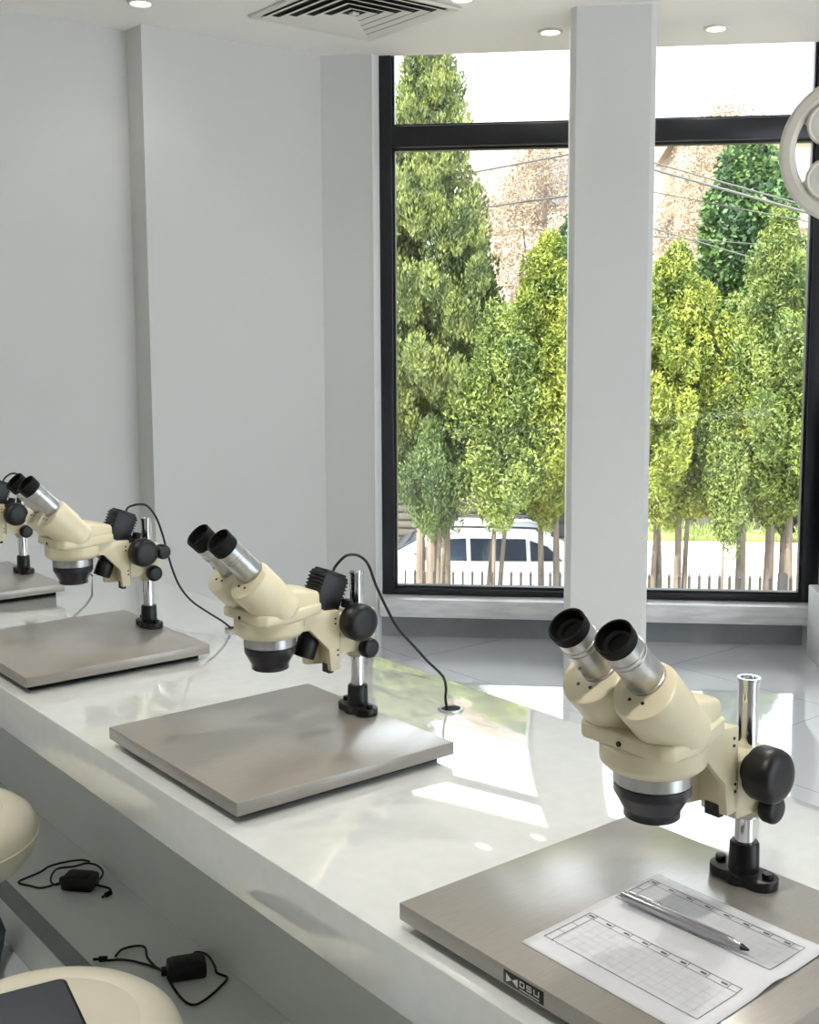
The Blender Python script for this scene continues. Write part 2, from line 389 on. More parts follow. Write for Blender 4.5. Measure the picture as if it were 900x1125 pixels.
# ------------------------------------------------------------------ microscopes
PT = .031   # plate top above the counter
def microscope(x, y, label, rotz=0.0, headrot=0.0, dz=0.0, clampdz=0.0, lamp=True, cord=None, extra=False, badge=False, pw=.0, cup=.021, du=.0, lu=-.006):
    """local x runs from the pole towards the user, local y towards the photograph's right, z up"""
    root = empty('stereo_microscope', (x, y, CT), (0, 0, PI+R(rotz)), label=label, cat='microscope', group='stereo microscopes on the counter')
    root_w = root
    # base plate: a folded metal tray over a recessed black foot frame
    un = Matrix.Rotation(-R(rotz), 4, 'Z')
    b = MB(un); b.box((-.025+du, -.198+pw, PT-.0195), (.35+du, .198+pw, PT), .0015); base = b.build('base_plate', 'plate', root)
    b = MB(un)
    b.box((-.01+du, -.176+pw, 0), (.335+du, .176+pw, PT-.0194)); b.build('foot_frame', 'rubber', root)
    if badge:
        # black badge on the front edge with a bow-tie mark and letters
        m = un @ Matrix.Translation((.35+du, .0, PT-.0098))
        bb = MB(m).box((0, -.033+pw, -.0066), (.0009, .021+pw, .0066), .0003).build('badge', 'label', base)
        k = MB(m); x0 = .0011
        def tri(*p):
            f = [k.bm.verts.new(m @ Vector((x0, y_+pw, z_))) for y_, z_ in p]; k.bm.faces.new(f)
        o = -.029
        tri((o, -.0045), (o+.008, 0), (o, .0045)); tri((o+.016, -.0045), (o+.016, .0045), (o+.008, 0))
        def bar(y0, z0, y1, z1): tri((y0, z0), (y1, z0), (y1, z1), (y0, z1))
        lw = .0014; zb, zt = -.0016, .0046
        y0 = o+.0185   # D
        bar(y0, zb, y0+lw, zt); bar(y0, zt-lw, y0+.006, zt); bar(y0, zb, y0+.006, zb+lw); bar(y0+.0055, zb+.001, y0+.0055+lw, zt-.001)
        y0 = o+.028    # S
        bar(y0, zt-lw, y0+.007, zt); bar(y0, .0008, y0+.007, .0008+lw); bar(y0, zb, y0+.007, zb+lw); bar(y0, .0008, y0+lw, zt); bar(y0+.007-lw, zb, y0+.007, .0008+lw)
        y0 = o+.0375   # U
        bar(y0, zb, y0+lw, zt); bar(y0+.006, zb, y0+.006+lw, zt); bar(y0, zb, y0+.0074, zb+lw)
        bar(o+.0185, -.0046, o+.045, -.0036)
        k.build('badge_mark', 'badgewhite', bb)
    Z = PT
    # pole socket: oblong foot with two bolts and a collar
    b = MB(); pts = []
    for k in range(24):
        a = 2*PI*k/24; pts.append((.0195*math.cos(a), .0195*math.sin(a)+(.022 if math.sin(a) > 0 else -.022)))
    b.prism(pts, Z, Z+.012, .002)
    b.lathe([(0, 0), (.022, 0), (.0205, .008), (.0168, .012), (.0162, .043), (.0145, .0455), (.0118, .0455)], (0, 0, Z), (0, 0, 1), 32)
    b.build('pole_socket', 'black', root)
    for sgn in (-1, 1):
        MB().cyl((0, sgn*.031, Z+.012), (0, sgn*.031, Z+.0185), .006, 16, .001).build('bolt', 'black', root)
    # pole with a hollow top
    MB().lathe([(0, .02), (.0112, .02), (.0112, .2285), (.0125, .2285), (.0125, .232), (.0095, .232), (.0088, .226), (0, .226)], (0, 0, Z), (0, 0, 1), 32).build('pole', 'chrome', root)
    # clamp block on the pole
    cz = Z+clampdz
    b = MB(); b.box((-.020, -.024, cz+.108), (.0505, .024, cz+.174), .004)
    b.lathe([(.0115, .0), (.0185, .0), (.0185, .012), (.0115, .012)], (0, 0, cz+.098), (0, 0, 1), 32)
    cl = b.build('clamp_block', 'cream', root)
    MB().lathe([(.0115, .094), (.0155, .094), (.0155, .1), (.0115, .1)], (0, 0, cz), (0, 0, 1), 24).build('collar', 'satin', root)
    def knob(name, u, y0, z, r, l, nsh=10):
        prof = [(0, 0), (r*.55, 0), (r*.62, l*.16), (r*.93, l*.24), (r, l*.36), (r, l*.74), (r*.95, l*.87), (r*.8, l*.97), (r*.55, l), (0, l)]
        kb = MB().lathe(prof, (u, y0, z), (0, math.copysign(1, y0), 0), 40).build(name, 'black', root)
        return kb
    fz = cz+.163
    knob('focus_knob', .033, .026, fz, .0295, .042)
    knob('focus_knob', .033, -.026, fz, .0295, .042)
    knob('lock_knob', .002, .0225, cz+.113, .0165, .021)
    if extra: knob('tension_knob', -.012, .0245, fz-.004, .0155, .036)
    # focusing arm: two flanges, a web and a rack bar
    hz = Z+dz
    b = MB()
    prof = [(.125, .1935), (.052, .188), (.052, .094), (.069, .092), (.073, .128), (.108, .164), (.125, .164)]
    def flange(y0, y1, pr):
        mm = Matrix(((1, 0, 0, 0), (0, 0, 1, 0), (0, 1, 0, hz), (0, 0, 0, 1)))
        b.prism(pr, y0, y1, .0015, m=mm)
    flange(.015, .026, prof)
    flange(-.026, -.015, [(.125, .1935), (.052, .188), (.052, .094), (.09, .098), (.094, .135), (.108, .164), (.125, .164)])
    b.box((.052, -.02, hz+.098), (.064, .02, hz+.187), .001)
    b.box((.08, -.024, hz+.17), (.13, .024, hz+.193), .002)
    arm = b.build('focus_arm', 'cream', root)
    b = MB(); b.box((.056, -.007, hz+.085), (.064, .012, hz+.1)); b.build('rack', 'black', arm)
    b = MB()
    for z_ in (.176, .168, .125, .117): MB().cyl((.0565+(.004 if z_ > .15 else 0), .0255, hz+z_), (.0565+(.004 if z_ > .15 else 0), .0268, hz+z_), .0017, 10).build('screw', 'screw', arm)
    MB().cyl((.058, 0, hz+.187), (.058, 0, hz+.1925), .003, 12).build('screw', 'screw', arm)
    # ---- viewing head, turned about the objective axis
    H = Matrix.Translation((.165+lu, 0, hz)) @ Matrix.Rotation(R(headrot), 4, 'Z') @ Matrix.Translation((-.165, 0, 0))
    Hd = Matrix.Translation((0, 0, hz))
    b = MB(Matrix.Translation((.165+lu, 0, hz)))
    b.lathe([(.04, .162), (.047, .163), (.0535, .169), (.0545, .172), (.0545, .1885), (.052, .191), (.03, .193)], (0, 0, 0), (0, 0, 1), 48)
    b.build('objective_mount', 'cream', root)
    b = MB(Matrix.Translation((.165+lu, 0, hz)))
    b.lathe([(.0385, .164), (.0402, .163), (.0402, .1475), (.0385, .146), (.03, .146)], (0, 0, 0), (0, 0, 1), 48)
    b.build('zoom_ring', 'satin', root)
    b = MB(Matrix.Translation((.165+lu, 0, hz)))
    b.lathe([(.036, .1465), (.0395, .146), (.0395, .137), (.038, .1345), (.0298, .1195), (.0288, .1180), (.0288, .1110), (.0275, .1100), (.023, .1100), (.022, .117), (0, .117)], (0, 0, 0), (0, 0, 1), 48)
    ob = b.build('objective_lens', 'navyblack', root)
    MB(Matrix.Translation((.165+lu, 0, hz))).lathe([(0, .1165), (.0215, .1165), (.0215, .1155), (.012, .1145), (0, .1143)], (0, 0, 0), (0, 0, 1), 32).build('front_element', 'lens', ob)
    # head body: wedge base plate, rear box, and the two inclined prism housings blended in
    b = MB(H)
    pp = [(.217, -.05), (.217, .05), (.206, .061), (.17, .061), (.092, .034), (.088, .028), (.088, -.028), (.092, -.034), (.17, -.061), (.206, -.061)]
    b.prism(pp, .190, .207, .004, 3)
    rear = [(u, w, z) for u, ww, z in ((.089, .029, .2), (.089, .027, .224), (.16, .05, .2), (.16, .036, .236), (.125, .036, .232)) for w in (-ww, ww)]
    b.hull(rear, .006, 3)
    e = Vector((.7071, 0, .7071)); f = Vector((-.7071, 0, .7071))
    for sy in (-1, 1):
        c0 = e*.295+f*.028+Vector((0, sy*.0335, 0)); c1 = e*.262+f*.03+Vector((0, sy*.0335, 0))
        pts = []
        for k in range(20):
            a = 2*PI*k/20
            pts.append(c0+f*.033*math.cos(a)+Vector((0, .033*math.sin(a), 0)))
            pts.append(c1+f*.0335*math.cos(a)*.95+Vector((0, .0325*math.sin(a), 0)))
        pts = [p for p in pts if p.z > .198]
        pts += [(.2, sy*.006, .2), (.2, sy*.056, .2), (.15, sy*.052, .2), (.15, sy*.004, .2)]
        b.hull(pts, .0)
    b.hull([(.19, -.03, .2), (.19, .03, .2), (.15, .04, .2), (.15, -.04, .2), (.165, -.03, .245), (.165, .03, .245), (.15, .03, .24), (.15, -.03, .24)])
    # round boss on each flank
    b.cyl((.155, .048, .214), (.155, .054, .214), .011, 24, .001)
    hb = b.build('head_body', 'cream', root, ang=28)
    b = MB(H); b.cyl((.2165, .0, .1965), (.2185, .0, .1965), .0028, 12); b.build('set_screw', 'screw', hb)
    for sy in (-1, 1):
        b = MB(H)
        base_ = e*.285+f*.028+Vector((0, sy*.0335, 0))
        b.lathe([(.0325, 0), (.0345, .012), (.0348, .05), (.0335, .0545), (.031, .056), (0, .056)], base_, e, 40)
        hs_ = b.build('prism_housing', 'cream', root)
        fc = base_+e*.0562-f*.0145
        for d_ in (-.008, .008): MB(H).cyl(fc+Vector((0, d_, 0)), fc+Vector((0, d_, 0))+e*.0008, .0018, 10).build('screw', 'screw', hs_)
        b = MB(H)
        tb = e*.335+f*.0400+Vector((0, sy*.0300, 0))
        b.lathe([(.0205, .0), (.0205, .009), (.0195, .0095), (.0192, .04), (.0192, .042), (.0199, .0425), (.0199, .045), (.0192, .0455), (.0192, .048), (.0199, .0485), (.0199, .051), (.0192, .0515), (.0192, .0632), (.016, .0632)], tb, e, 40)
        if sy < 0: b.cyl(tb+e*.03+Vector((.012, 0, -.0155)), tb+e*.03+Vector((.0132, 0, -.0167)), .0022, 10)
        et = b.build('eyepiece_tube', 'satin', root)
        b = MB(H)
        k0 = .0635
        b.lathe([(.0185, k0), (.0195, k0), (.0200, k0+cup*.3), (.0198, k0+cup*.45), (.0201, k0+cup*.7), (.0203, k0+cup*.95), (.0194, k0+cup), (.0182, k0+cup-.0004), (.0165, k0+cup-.0105), (0, k0+cup-.0115)], tb, e, 40)
        ec = b.build('eyecup', 'rubber', et)
        MB(H).lathe([(0, k0+cup-.0106), (.009, k0+cup-.0107), (.0120, k0+cup-.0109), (.0120, k0+cup-.0114), (0, k0+cup-.0114)], tb, e, 32).build('eye_lens', 'eyeglass', ec)
    # clip-in illuminator with cooling fins, passing obliquely through the arm
    if lamp:
        A = Vector((.047, -.004, hz+.246)); B_ = Vector((.103, -.004, hz+.114)); d = (B_-A).normalized()
        nx = Vector((d.z, 0, -d.x)); mm = Matrix((( -nx.x, 0, d.x, A.x), (0, 1, 0, A.y), (-nx.z, 0, d.z, A.z), (0, 0, 0, 1)))
        b = MB(mm)
        b.box((-.0235, -.021, .004), (.0235, .021, .07), .003); b.box((-.02, -.018, 0), (.02, .018, .006), .002)
        for k in range(5): b.box((-.0268, -.019, .010+k*.0058), (.0268, .019, .0126+k*.0058), .0006)
        b.cyl((0, 0, .068), (0, 0, .112), .0155, 24); b.cyl((0, 0, .112), (0, 0, .142), .0175, 24, .002)
        lp = b.build('illuminator', 'black', root)
        MB(mm).cyl((0, 0, .142), (0, 0, .1425), .0125, 24).build('lamp_lens', 'lens', lp)
        MB().lathe([(0, 0), (.008, 0), (.009, .004), (.009, .012), (.007, .014), (0, .014)], (.03, .012, hz+.187), (-.2, 0, 1), 20).build('lamp_screw', 'black', lp)
        if cord:
            mw = (Matrix.Translation((x, y, CT)) @ Matrix.Rotation(PI+R(rotz), 4, 'Z')).inverted()
            pts = [mm @ Vector((-.004, 0, .004)), mm @ Vector((-.006, 0, -.01))] + [mw @ Vector(p) for p in cord]
            MB().tube(pts, .0023, 10).build('lamp_cord', 'black', lp)
    return root
cord2 = [(1.064, 1.503, 1.071), (1.083, 1.502, 1.071), (1.099, 1.501, 1.062), (1.11, 1.501, 1.047), (1.122, 1.5, 1.016), (1.143, 1.5, .976), (1.165, 1.499, .939), (1.198, 1.497, .903), (1.227, 1.496, .872), (1.258, 1.495, .842), (1.266, 1.495, .82), (1.265, 1.495, .80), (1.268, 1.494, .7803)]
microscope(1.071, .750, 'cream stereo microscope with no lamp, nearest, behind the printed form and pen', rotz=0, headrot=0, dz=.007, clampdz=-.019, lamp=False, badge=True, pw=-.002, cup=.012, du=-.017, lu=-.005)
microscope(1.091, 1.511, 'cream stereo microscope with finned lamp in the middle, its cord ending in the grommet', rotz=0, headrot=0, lu=.0, dz=-.008, cord=cord2, pw=.014)
cord1 = [(1.072, 2.262, 1.073), (1.09, 2.259, 1.068), (1.107, 2.257, 1.045), (1.12, 2.256, 1.01), (1.13, 2.255, .97), (1.14, 2.253, .93), (1.155, 2.25, .89), (1.18, 2.247, .855), (1.215, 2.243, .826), (1.25, 2.238, .80), (1.272, 2.236, .7803)]
microscope(1.089, 2.264, 'cream stereo microscope with finned lamp, second from the far end of the row', rotz=0, headrot=0, lu=-.001, dz=.005, clampdz=.006, cord=cord1, extra=True, pw=.020)
cord0 = [tuple(Vector(p)+Vector((.005, .757, 0))) for p in cord1]
microscope(1.098, 3.018, 'cream stereo microscope at the far end of the counter, cut off by the left edge', rotz=0, headrot=0, lu=-.001, cord=cord0, pw=.014)

# ------------------------------------------------------------------ printed form and pen on the nearest base plate
PZ = CT+PT
def ph(x, y):
    """height of the lightly folded sheet above the plate"""
    t = (x-.905)/.11
    return .0007+.0035*math.exp(-(t*5)**2)*(1.0 if y < .68 else .5)+.0022*max(0, (.64-y)/.045)**2*(.4+.6*max(0, t))
pf = empty('printed_form', (.893, .706, PZ), label='white sheet with two printed tables, folded once, lying under the silver pen', cat='paper')
def sheet(b, x0, x1, y0, y1, nx, ny, dz, skew=0.0):
    g = [[b.bm.verts.new(b.m @ Vector((x0+(x1-x0)*i/nx-.893, y0+(y1-y0)*j/ny-.706+skew*(x0+(x1-x0)*i/nx-.89), ph(x0+(x1-x0)*i/nx, y0+(y1-y0)*j/ny)+dz))) for j in range(ny+1)] for i in range(nx+1)]
    for i in range(nx):
        for j in range(ny): b.bm.faces.new((g[i][j], g[i+1][j], g[i+1][j+1], g[i][j+1]))
SK = .05
b = MB(); sheet(b, .781, 1.006, .598, .812, 40, 16, 0, SK)
me_o = b.build('sheet', 'paper', pf)
sm = me_o.modifiers.new('thick', 'SOLIDIFY'); sm.thickness = .0004; sm.offset = -1
def lines(name, m, segs):
    b = MB()
    for x0, x1, y0, y1 in segs:
        sheet(b, x0, x1, y0, y1, max(1, int(abs(x1-x0)/.006)), max(1, int(abs(y1-y0)/.012)), .0004, SK)
    b.build(name, m, pf)
def table(X0, X1, Y0, Y1):
    w = .0009; S = []; P = []
    S += [(X0, X0+w, Y0, Y1), (X1-w, X1, Y0, Y1), (X0, X1, Y0, Y0+w), (X0, X1, Y1-w, Y1)]
    S += [(X1-.0095, X1-.0088, Y0, Y1-.0), (X0, X1, Y1-.0105, Y1-.0098)]
    n = 16
    for k in range(1, n):
        y = Y0+(Y1-Y0)*k/n
        if k % 2: S.append((X1-.0095, X1, y-.0004, y+.0004)); S.append((X1-.0062, X1-.0034, y+.002, y+.009))
        P.append((X0, X1-.0095, y-.0003, y+.0003))
    for k in range(1, 6):
        x = X0+(X1-.0095-X0)*k/6; P.append((x-.0003, x+.0003, Y0, Y1-.0105))
        if k % 2 == 0: S.append((x-.0004, x+.0004, Y1-.0105, Y1))
    return S, P
S1, P1 = table(.807, .879, .613, .804); S2, P2 = table(.925, .99, .614, .808)
lines('printed_tables', 'ink', S1+S2); lines('printed_grid', 'inkpale', P1+P2)
pa, pb = Vector((.922, .797, PZ+.0105)), Vector((.932, .645, PZ+.0085))
pn = empty('ballpoint_pen', pa, label='silver ballpoint pen lying on the printed form', cat='pen')
d = (pb-pa).normalized(); L_ = (pb-pa).length
MB().lathe([(0, 0), (.0048, .0008), (.0056, .004), (.0056, .03), (.0058, .031), (.006, .07), (.0058, .108), (.005, .13), (.0034, .145)], (0, 0, 0), d, 28).build('barrel', 'pen', pn)
MB().lathe([(.0035, .1445), (.0024, .149), (.0012, .153), (.0005, L_), (0, L_+.0003)], (0, 0, 0), d, 16).build('tip', 'screw', pn)
up = Vector((0, 0, 1)); sd = d.cross(up).normalized()
cb = MB(); mmx = Matrix(((d.x, sd.x, 0, 0), (d.y, sd.y, 0, 0), (d.z, sd.z, 1, 0), (0, 0, 0, 1)))
cb.m = mmx
cb.box((.010, -.002, .0055), (.05, .002, .0072), .0006); cb.box((.010, -.002, .003), (.014, .002, .007), .0006); cb.lathe([(0, 0), (.0016, .0004), (.0018, .002), (0, .0022)], (.048, 0, .0048), (0, 0, 1), 12)
cb.build('clip', 'chrome', pn)

# ------------------------------------------------------------------ under the counter: adapters with coiled cords
def adapter(c, rz, loops, plug, label):
    c = (c[0], c[1], c[2]+.0008)
    o = empty('power_adapter', c, (0, 0, R(rz)), label=label, cat='power adapter', group='power adapters on the plinth')
    b = MB(); b.box((-.04, -.026, .0), (.04, .026, .034), .007, 3); b.box((-.03, -.02, .03), (.03, .02, .037), .003)
    b.box((-.052, -.008, .008), (-.038, .008, .024), .003); b.build('housing', 'black', o)
    inv = (Matrix.Translation(c) @ Matrix.Rotation(R(rz), 4, 'Z')).inverted()
    b = MB()
    for l in loops: b.tube([inv @ (Vector(p)+Vector((-.006, 0, .0014))) for p in l], .0026, 8)
    b.build('cord', 'black', o)
    p0, p1 = (inv @ Vector(p) for p in plug)
    p0.z += .001; p1.z += .001; b = MB(); b.cyl(p0, p0.lerp(p1, .6), .006, 14, .001); b.cyl(p0.lerp(p1, .6), p1, .003, 10); b.build('plug', 'black', o)
adapter((1.058, 2.618, .1), -48,
        [[(1.137, 2.733, .103), (1.125, 2.753, .103), (1.096, 2.767, .103), (1.049, 2.771, .103), (1.015, 2.751, .104), (.956, 2.735, .103), (.97, 2.696, .103), (.989, 2.668, .103), (1.03, 2.648, .112)],
         [(1.03, 2.64, .112), (1.015, 2.66, .106), (1.022, 2.699, .104), (1.052, 2.735, .107), (1.091, 2.722, .107), (1.124, 2.719, .107), (1.142, 2.695, .104), (1.137, 2.652, .103), (1.112, 2.62, .103), (1.09, 2.605, .11)],
         [(1.085, 2.59, .112), (1.112, 2.567, .103), (1.11, 2.547, .104), (1.096, 2.534, .106)]],
        [(1.1, 2.537, .106), (1.073, 2.526, .106)], 'black power adapter with coiled cord, beside the far cream stool')
adapter((1.07, 2.1, .1), -22,
        [[(.955, 2.262, .1032), (.999, 2.232, .1032), (1.03, 2.179, .103), (1.035, 2.125, .112)],
         [(.988, 2.252, .107), (1.012, 2.274, .104), (1.04, 2.273, .103), (1.056, 2.254, .103), (1.041, 2.209, .103), (1.037, 2.157, .105), (1.04, 2.12, .112)],
         [(1.091, 2.12, .112), (1.13, 2.165, .103), (1.146, 2.141, .103), (1.137, 2.092, .103), (1.127, 2.062, .103), (1.134, 2.033, .103), (1.106, 2.012, .103), (1.062, 1.99, .103), (1.033, 1.986, .103), (1.024, 2.013, .103), (1.029, 2.067, .104), (1.032, 2.097, .112)]],
        [(.965, 2.256, .106), (.94, 2.272, .106)], 'black power adapter with loose looped cord, just behind the near cream stool')

# ------------------------------------------------------------------ stools
def stool(x, y, h, label):
    o = empty('round_stool', (x, y, 0), label=label, cat='stool', group='round cream stools at the counter')
    s = MB().lathe([(0, .398), (.14, .398), (.165, .404), (.178, .42), (.186, .446), (.185, .466), (.178, .482), (.165, .493), (.15, .499), (.135, .5015), (.128, .4995), (.1255, .498), (.12, .499), (.08, .502), (0, .503)], (0, 0, h), (0, 0, 1), 64).build('seat', 'cushion', o)
    ring = [(.1868*math.cos(2*PI*k/48), .1868*math.sin(2*PI*k/48), h+.452) for k in range(48)]
    MB().tube(ring, .0022, 8, smooth=False, closed=True).build('piping', 'cushion', s)
    MB().lathe([(0, .37), (.09, .37), (.1, .385), (.1, .398), (0, .398)], (0, 0, h), (0, 0, 1), 32).build('seat_plate', 'black', o)
    MB().lathe([(0, .02), (.03, .02), (.027, .03), (.027, .22), (.018, .225), (.018, .37+h), (0, .37+h)], (0, 0, 0), (0, 0, 1), 32).build('pedestal', 'chrome', o)
    MB().lathe([(0, 0), (.17, 0), (.17, .006), (.12, .018), (.03, .03), (0, .03)], (0, 0, 0), (0, 0, 1), 48).build('base', 'chrome', o)
    return o
stool(.525, 1.445, .012, 'round cream stool nearest the viewer with a dark tablet lying on its seat')
stool(.585, 2.135, .065, 'round cream stool with an empty seat, farther along the counter at the left edge')
tb = empty('tablet', (.50, 1.455, .5157), (0, 0, R(-10)), label='dark grey tablet with rounded corners lying on the near cream stool', cat='tablet')
b = MB()
def rrect(w, h, r, n=6):
    P = []
    for cx_, cy_, a0 in ((w-r, h-r, 0), (-w+r, h-r, 90), (-w+r, -h+r, 180), (w-r, -h+r, 270)):
        for k in range(n+1):
            a = R(a0+90*k/n); P.append((cx_+r*math.cos(a), cy_+r*math.sin(a)))
    return P
b.prism(rrect(.075, .083, .012), 0, .009, .001); cs = b.build('case', 'black', tb)
MB().prism(rrect(.071, .079, .010), .009, .0095).build('screen', 'slate', tb)

# soft dark bag slumped on the floor against the plinth
bg = empty('cloth_bag', (.735, 2.62, 0), label='dark blue cloth bag slumped on the floor by the white plinth, left edge', cat='bag')
b = MB(); rnd = random.Random(5)
b.lathe([(0, 0), (.11, 0), (.13, .02), (.13, .06), (.115, .10), (.08, .13), (.05, .135), (0, .125)], (0, 0, 0), (0, 0, 1), 28)
for vtx in b.bm.verts:
    a = math.atan2(vtx.co.y, vtx.co.x)
    vtx.co.x *= 1+.08*math.sin(5*a+vtx.co.z*20); vtx.co.y *= 1+.08*math.cos(4*a-vtx.co.z*25)
b.build('body', 'navy', bg)
MB().tube([(-.05, .02, .12), (-.04, .03, .17), (.02, .03, .18), (.06, .02, .12)], .009, 10).build('handle', 'navy', bg)

# ------------------------------------------------------------------ outdoors
GZ = -2.75
def owall(s, n, z): return W(s, n, z)
b = MB(); b.box((-30, 6.4, GZ-.3), (40, 70, GZ)); struct(b.build('ground', 'asphalt', rot=WROT))
b = MB(); b.box((-12, 13.4, GZ), (16, 15.9, GZ+.08), .02); struct(b.build('kerb_bed', 'soil', rot=WROT))
b = MB(); b.box((-2, 24.6, GZ), (14, 25.5, GZ+.12), .03)
struct(b.build('verge_ground', 'grass', rot=WROT))
# blades on the verge
def leaves(name, m, spots, n, size, parent=None, up=.3, seed=0, spread=None, narrow=.5, outw=0.0):
    """many small leaf blades round each spot (cx,cy,cz,rx,ry,rz,weight)"""
    rnd = random.Random(seed); V = []; F = []
    tot = sum(s[6] for s in spots)
    for s in spots:
        k = max(1, int(n*s[6]/tot))
        for _ in range(k):
            while True:
                d = Vector((rnd.uniform(-1, 1), rnd.uniform(-1, 1), rnd.uniform(-1, 1)))
                if .05 < d.length < 1: break
            d = d.normalized()*(d.length**.4)
            p = Vector((s[0]+d.x*s[3], s[1]+d.y*s[4], s[2]+d.z*s[5]))
            ax = Vector((rnd.gauss(0, 1), rnd.gauss(0, 1), rnd.gauss(0, 1))).normalized()*(1-up)+Vector((d.x*outw, d.y*outw, 1))*up
            ax.normalize(); sd = ax.orthogonal().normalized(); sd.rotate(Matrix.Rotation(rnd.uniform(0, 2*PI), 3, ax))
            l = size*rnd.uniform(.6, 1.3); w = l*narrow
            i = len(V)
            V += [tuple(p-ax*l*.5), tuple(p+sd*w*.5), tuple(p+ax*l*.5), tuple(p-sd*w*.5)]; F.append((i, i+1, i+2, i+3))
    me = bpy.data.meshes.new(name); me.from_pydata(V, [], F); me.materials.append(M[m])
    o = bpy.data.objects.new(name, me); col.objects.link(o)
    if parent is not None: o.parent = parent
    return o
def trunk(parent, pts, r0, r1, name='trunk'):
    n = len(pts)*6
    rr = [r0+(r1-r0)*k/n for k in range(n)]
    return MB().tube(pts, rr, 10).build(name, 'bark', parent)
def conifer(s, n, z0, z1, rmax, mt, seed, label, nl, size, stems, zbelly=.35, pw=1.0, clump=.16, top=.1, ragged=.15, sy=1.0, group='trees beyond the railing', nclump=330, narrow=.36, up=.62, fill=.45):
    """upright tree: clumps of foliage placed over a spindle-shaped crown; local axes follow the window wall"""
    base = W(s, n, GZ+.08)
    o = empty('conifer_tree', base, WROT, label=label, cat='tree', group=group)
    rnd = random.Random(seed); spots = []
    zo = base.z; h = z1-z0
    for k in range(nclump):
        t = rnd.random()**.9; z = z0+h*t
        prof = (math.sin(min(1, t/zbelly)*PI/2)**.7 if t < zbelly else ((1-(t-zbelly)/(1-zbelly))**pw))
        rr = max(top, rmax*prof)*(1+rnd.uniform(-ragged, ragged))
        a = rnd.uniform(0, 2*PI); q = rnd.uniform(.6, 1.0)
        c_ = clump*rnd.uniform(.7, 1.25)*(.55+.45*prof)
        spots.append((rr*q*math.cos(a), rr*q*math.sin(a)*sy, z-zo, c_, c_, c_*1.9, c_*c_))
    tot = sum(q_[6] for q_ in spots)
    inner = [(a0*.6, a1*.6, a2, a3*1.3, a4*1.3, a5*1.2, a6*fill) for a0, a1, a2, a3, a4, a5, a6 in spots]
    leaves('crown', mt, spots+inner, int(nl*(1+fill)), size, o, up=up, seed=seed+1, narrow=narrow, outw=.5)
    for st in stems:
        x0, y0, x1, zt, r = st
        trunk(o, [(x0, y0, 0), (x0*.8+x1*.2, y0, (zt-zo)*.35), (x0*.4+x1*.6, y0*.6, (zt-zo)*.7), (x1, 0, zt-zo)], r, r*.45)
    return o
conifer(-1.45, 15.0, -.75, 5.9, 1.22, 'lf_cyp', 11, 'tall dense dark cypress filling the left window, higher than the frame', 100000, .062,
        [(.02, 0, .05, .2, .10), (.2, -.05, .2, .0, .095), (-.15, .1, -.1, .0, .08), (.1, -.12, .3, -.2, .05)], zbelly=.26, pw=.9, clump=.145, ragged=.14, nclump=430, up=.72, narrow=.4, fill=.8)
conifer(-1.33, 14.1, -.95, .4, .36, 'lf_dark', 23, 'small dark green shrubby tree in front of the cypress trunks', 12000, .05, [(.05, 0, .1, -.3, .035)], zbelly=.5, clump=.12, nclump=80, ragged=.35)
conifer(.05, 14.7, -.75, 2.6, .82, 'lf_yel', 31, 'yellow-green juniper between the cypress and the white column', 46000, .06, [(-.62, 0, -.35, .6, .035), (-.05, 0, -.1, .6, .045), (.14, 0, .1, .6, .05), (-.78, .1, -.5, .3, .03)], zbelly=.3, pw=.7, clump=.17, ragged=.45, nclump=120, up=.45, fill=.7)
conifer(-.5, 14.1, -.8, 1.75, .52, 'lf_lime', 33, 'low loose yellow-green juniper against the right flank of the cypress', 24000, .06, [(-.1, 0, -.05, .3, .03)], zbelly=.45, pw=.6, clump=.16, ragged=.45, nclump=110, up=.45)
conifer(.42, 15.9, -.6, 2.95, .62, 'lf_grn', 37, 'mid green conifer half hidden behind the white column', 26000, .07, [(0, 0, 0, .6, .06)], zbelly=.4, pw=.6, clump=.18, ragged=.35, nclump=140, up=.4)
conifer(1.55, 14.4, -.7, 2.4, .82, 'lf_yel', 41, 'yellow-green juniper just right of the white column', 50000, .06, [(.1, 0, .1, .6, .055), (.17, .06, .25, .3, .04), (-.22, 0, -.1, .5, .04)], zbelly=.3, pw=.6, clump=.17, ragged=.42, nclump=130, up=.45, fill=.7)
conifer(2.75, 16.5, -.3, 4.0, .82, 'lf_grn', 43, 'taller bright green tree with a rounded top, behind the two junipers', 46000, .085, [(0, 0, 0, 1.0, .08)], zbelly=.4, pw=.5, clump=.24, ragged=.35, nclump=170, narrow=.6, up=.25)
conifer(2.8, 14.3, -.65, 2.75, .8, 'lf_lime', 47, 'pale lime-green juniper next to the right window frame', 46000, .06, [(-.1, 0, -.05, .6, .075), (.16, 0, .1, .6, .06)], zbelly=.32, pw=.6, clump=.17, ragged=.42, nclump=120, up=.45, fill=.7)
conifer(2.15, 13.95, -1.0, .9, .3, 'lf_lime', 53, 'slender pale juniper sprout between the two right trunks', 10000, .05, [(-.05, 0, 0, .2, .02)], zbelly=.5, clump=.13, ragged=.5, nclump=60, up=.45)
for s, zt, r, lab in ((-.3, 1.2, .95, 'dark green bushy tree just beyond the parked car'), (1.55, 1.5, .72, 'dark green bushy tree close behind the juniper right of the column'), (3.75, 1.6, .75, 'dark green bushy tree close behind the lime-green juniper')):
    conifer(s, 20.0 if s < 0 else 18.6, -1.2, zt, r, 'lf_dark', 57+int(s*3), lab, 16000, .12, [(0, 0, 0, -.6, .08), (.3, .1, .25, -.7, .06)], zbelly=.5, pw=.5, clump=.3, ragged=.3, nclump=120, narrow=.5, up=.3)
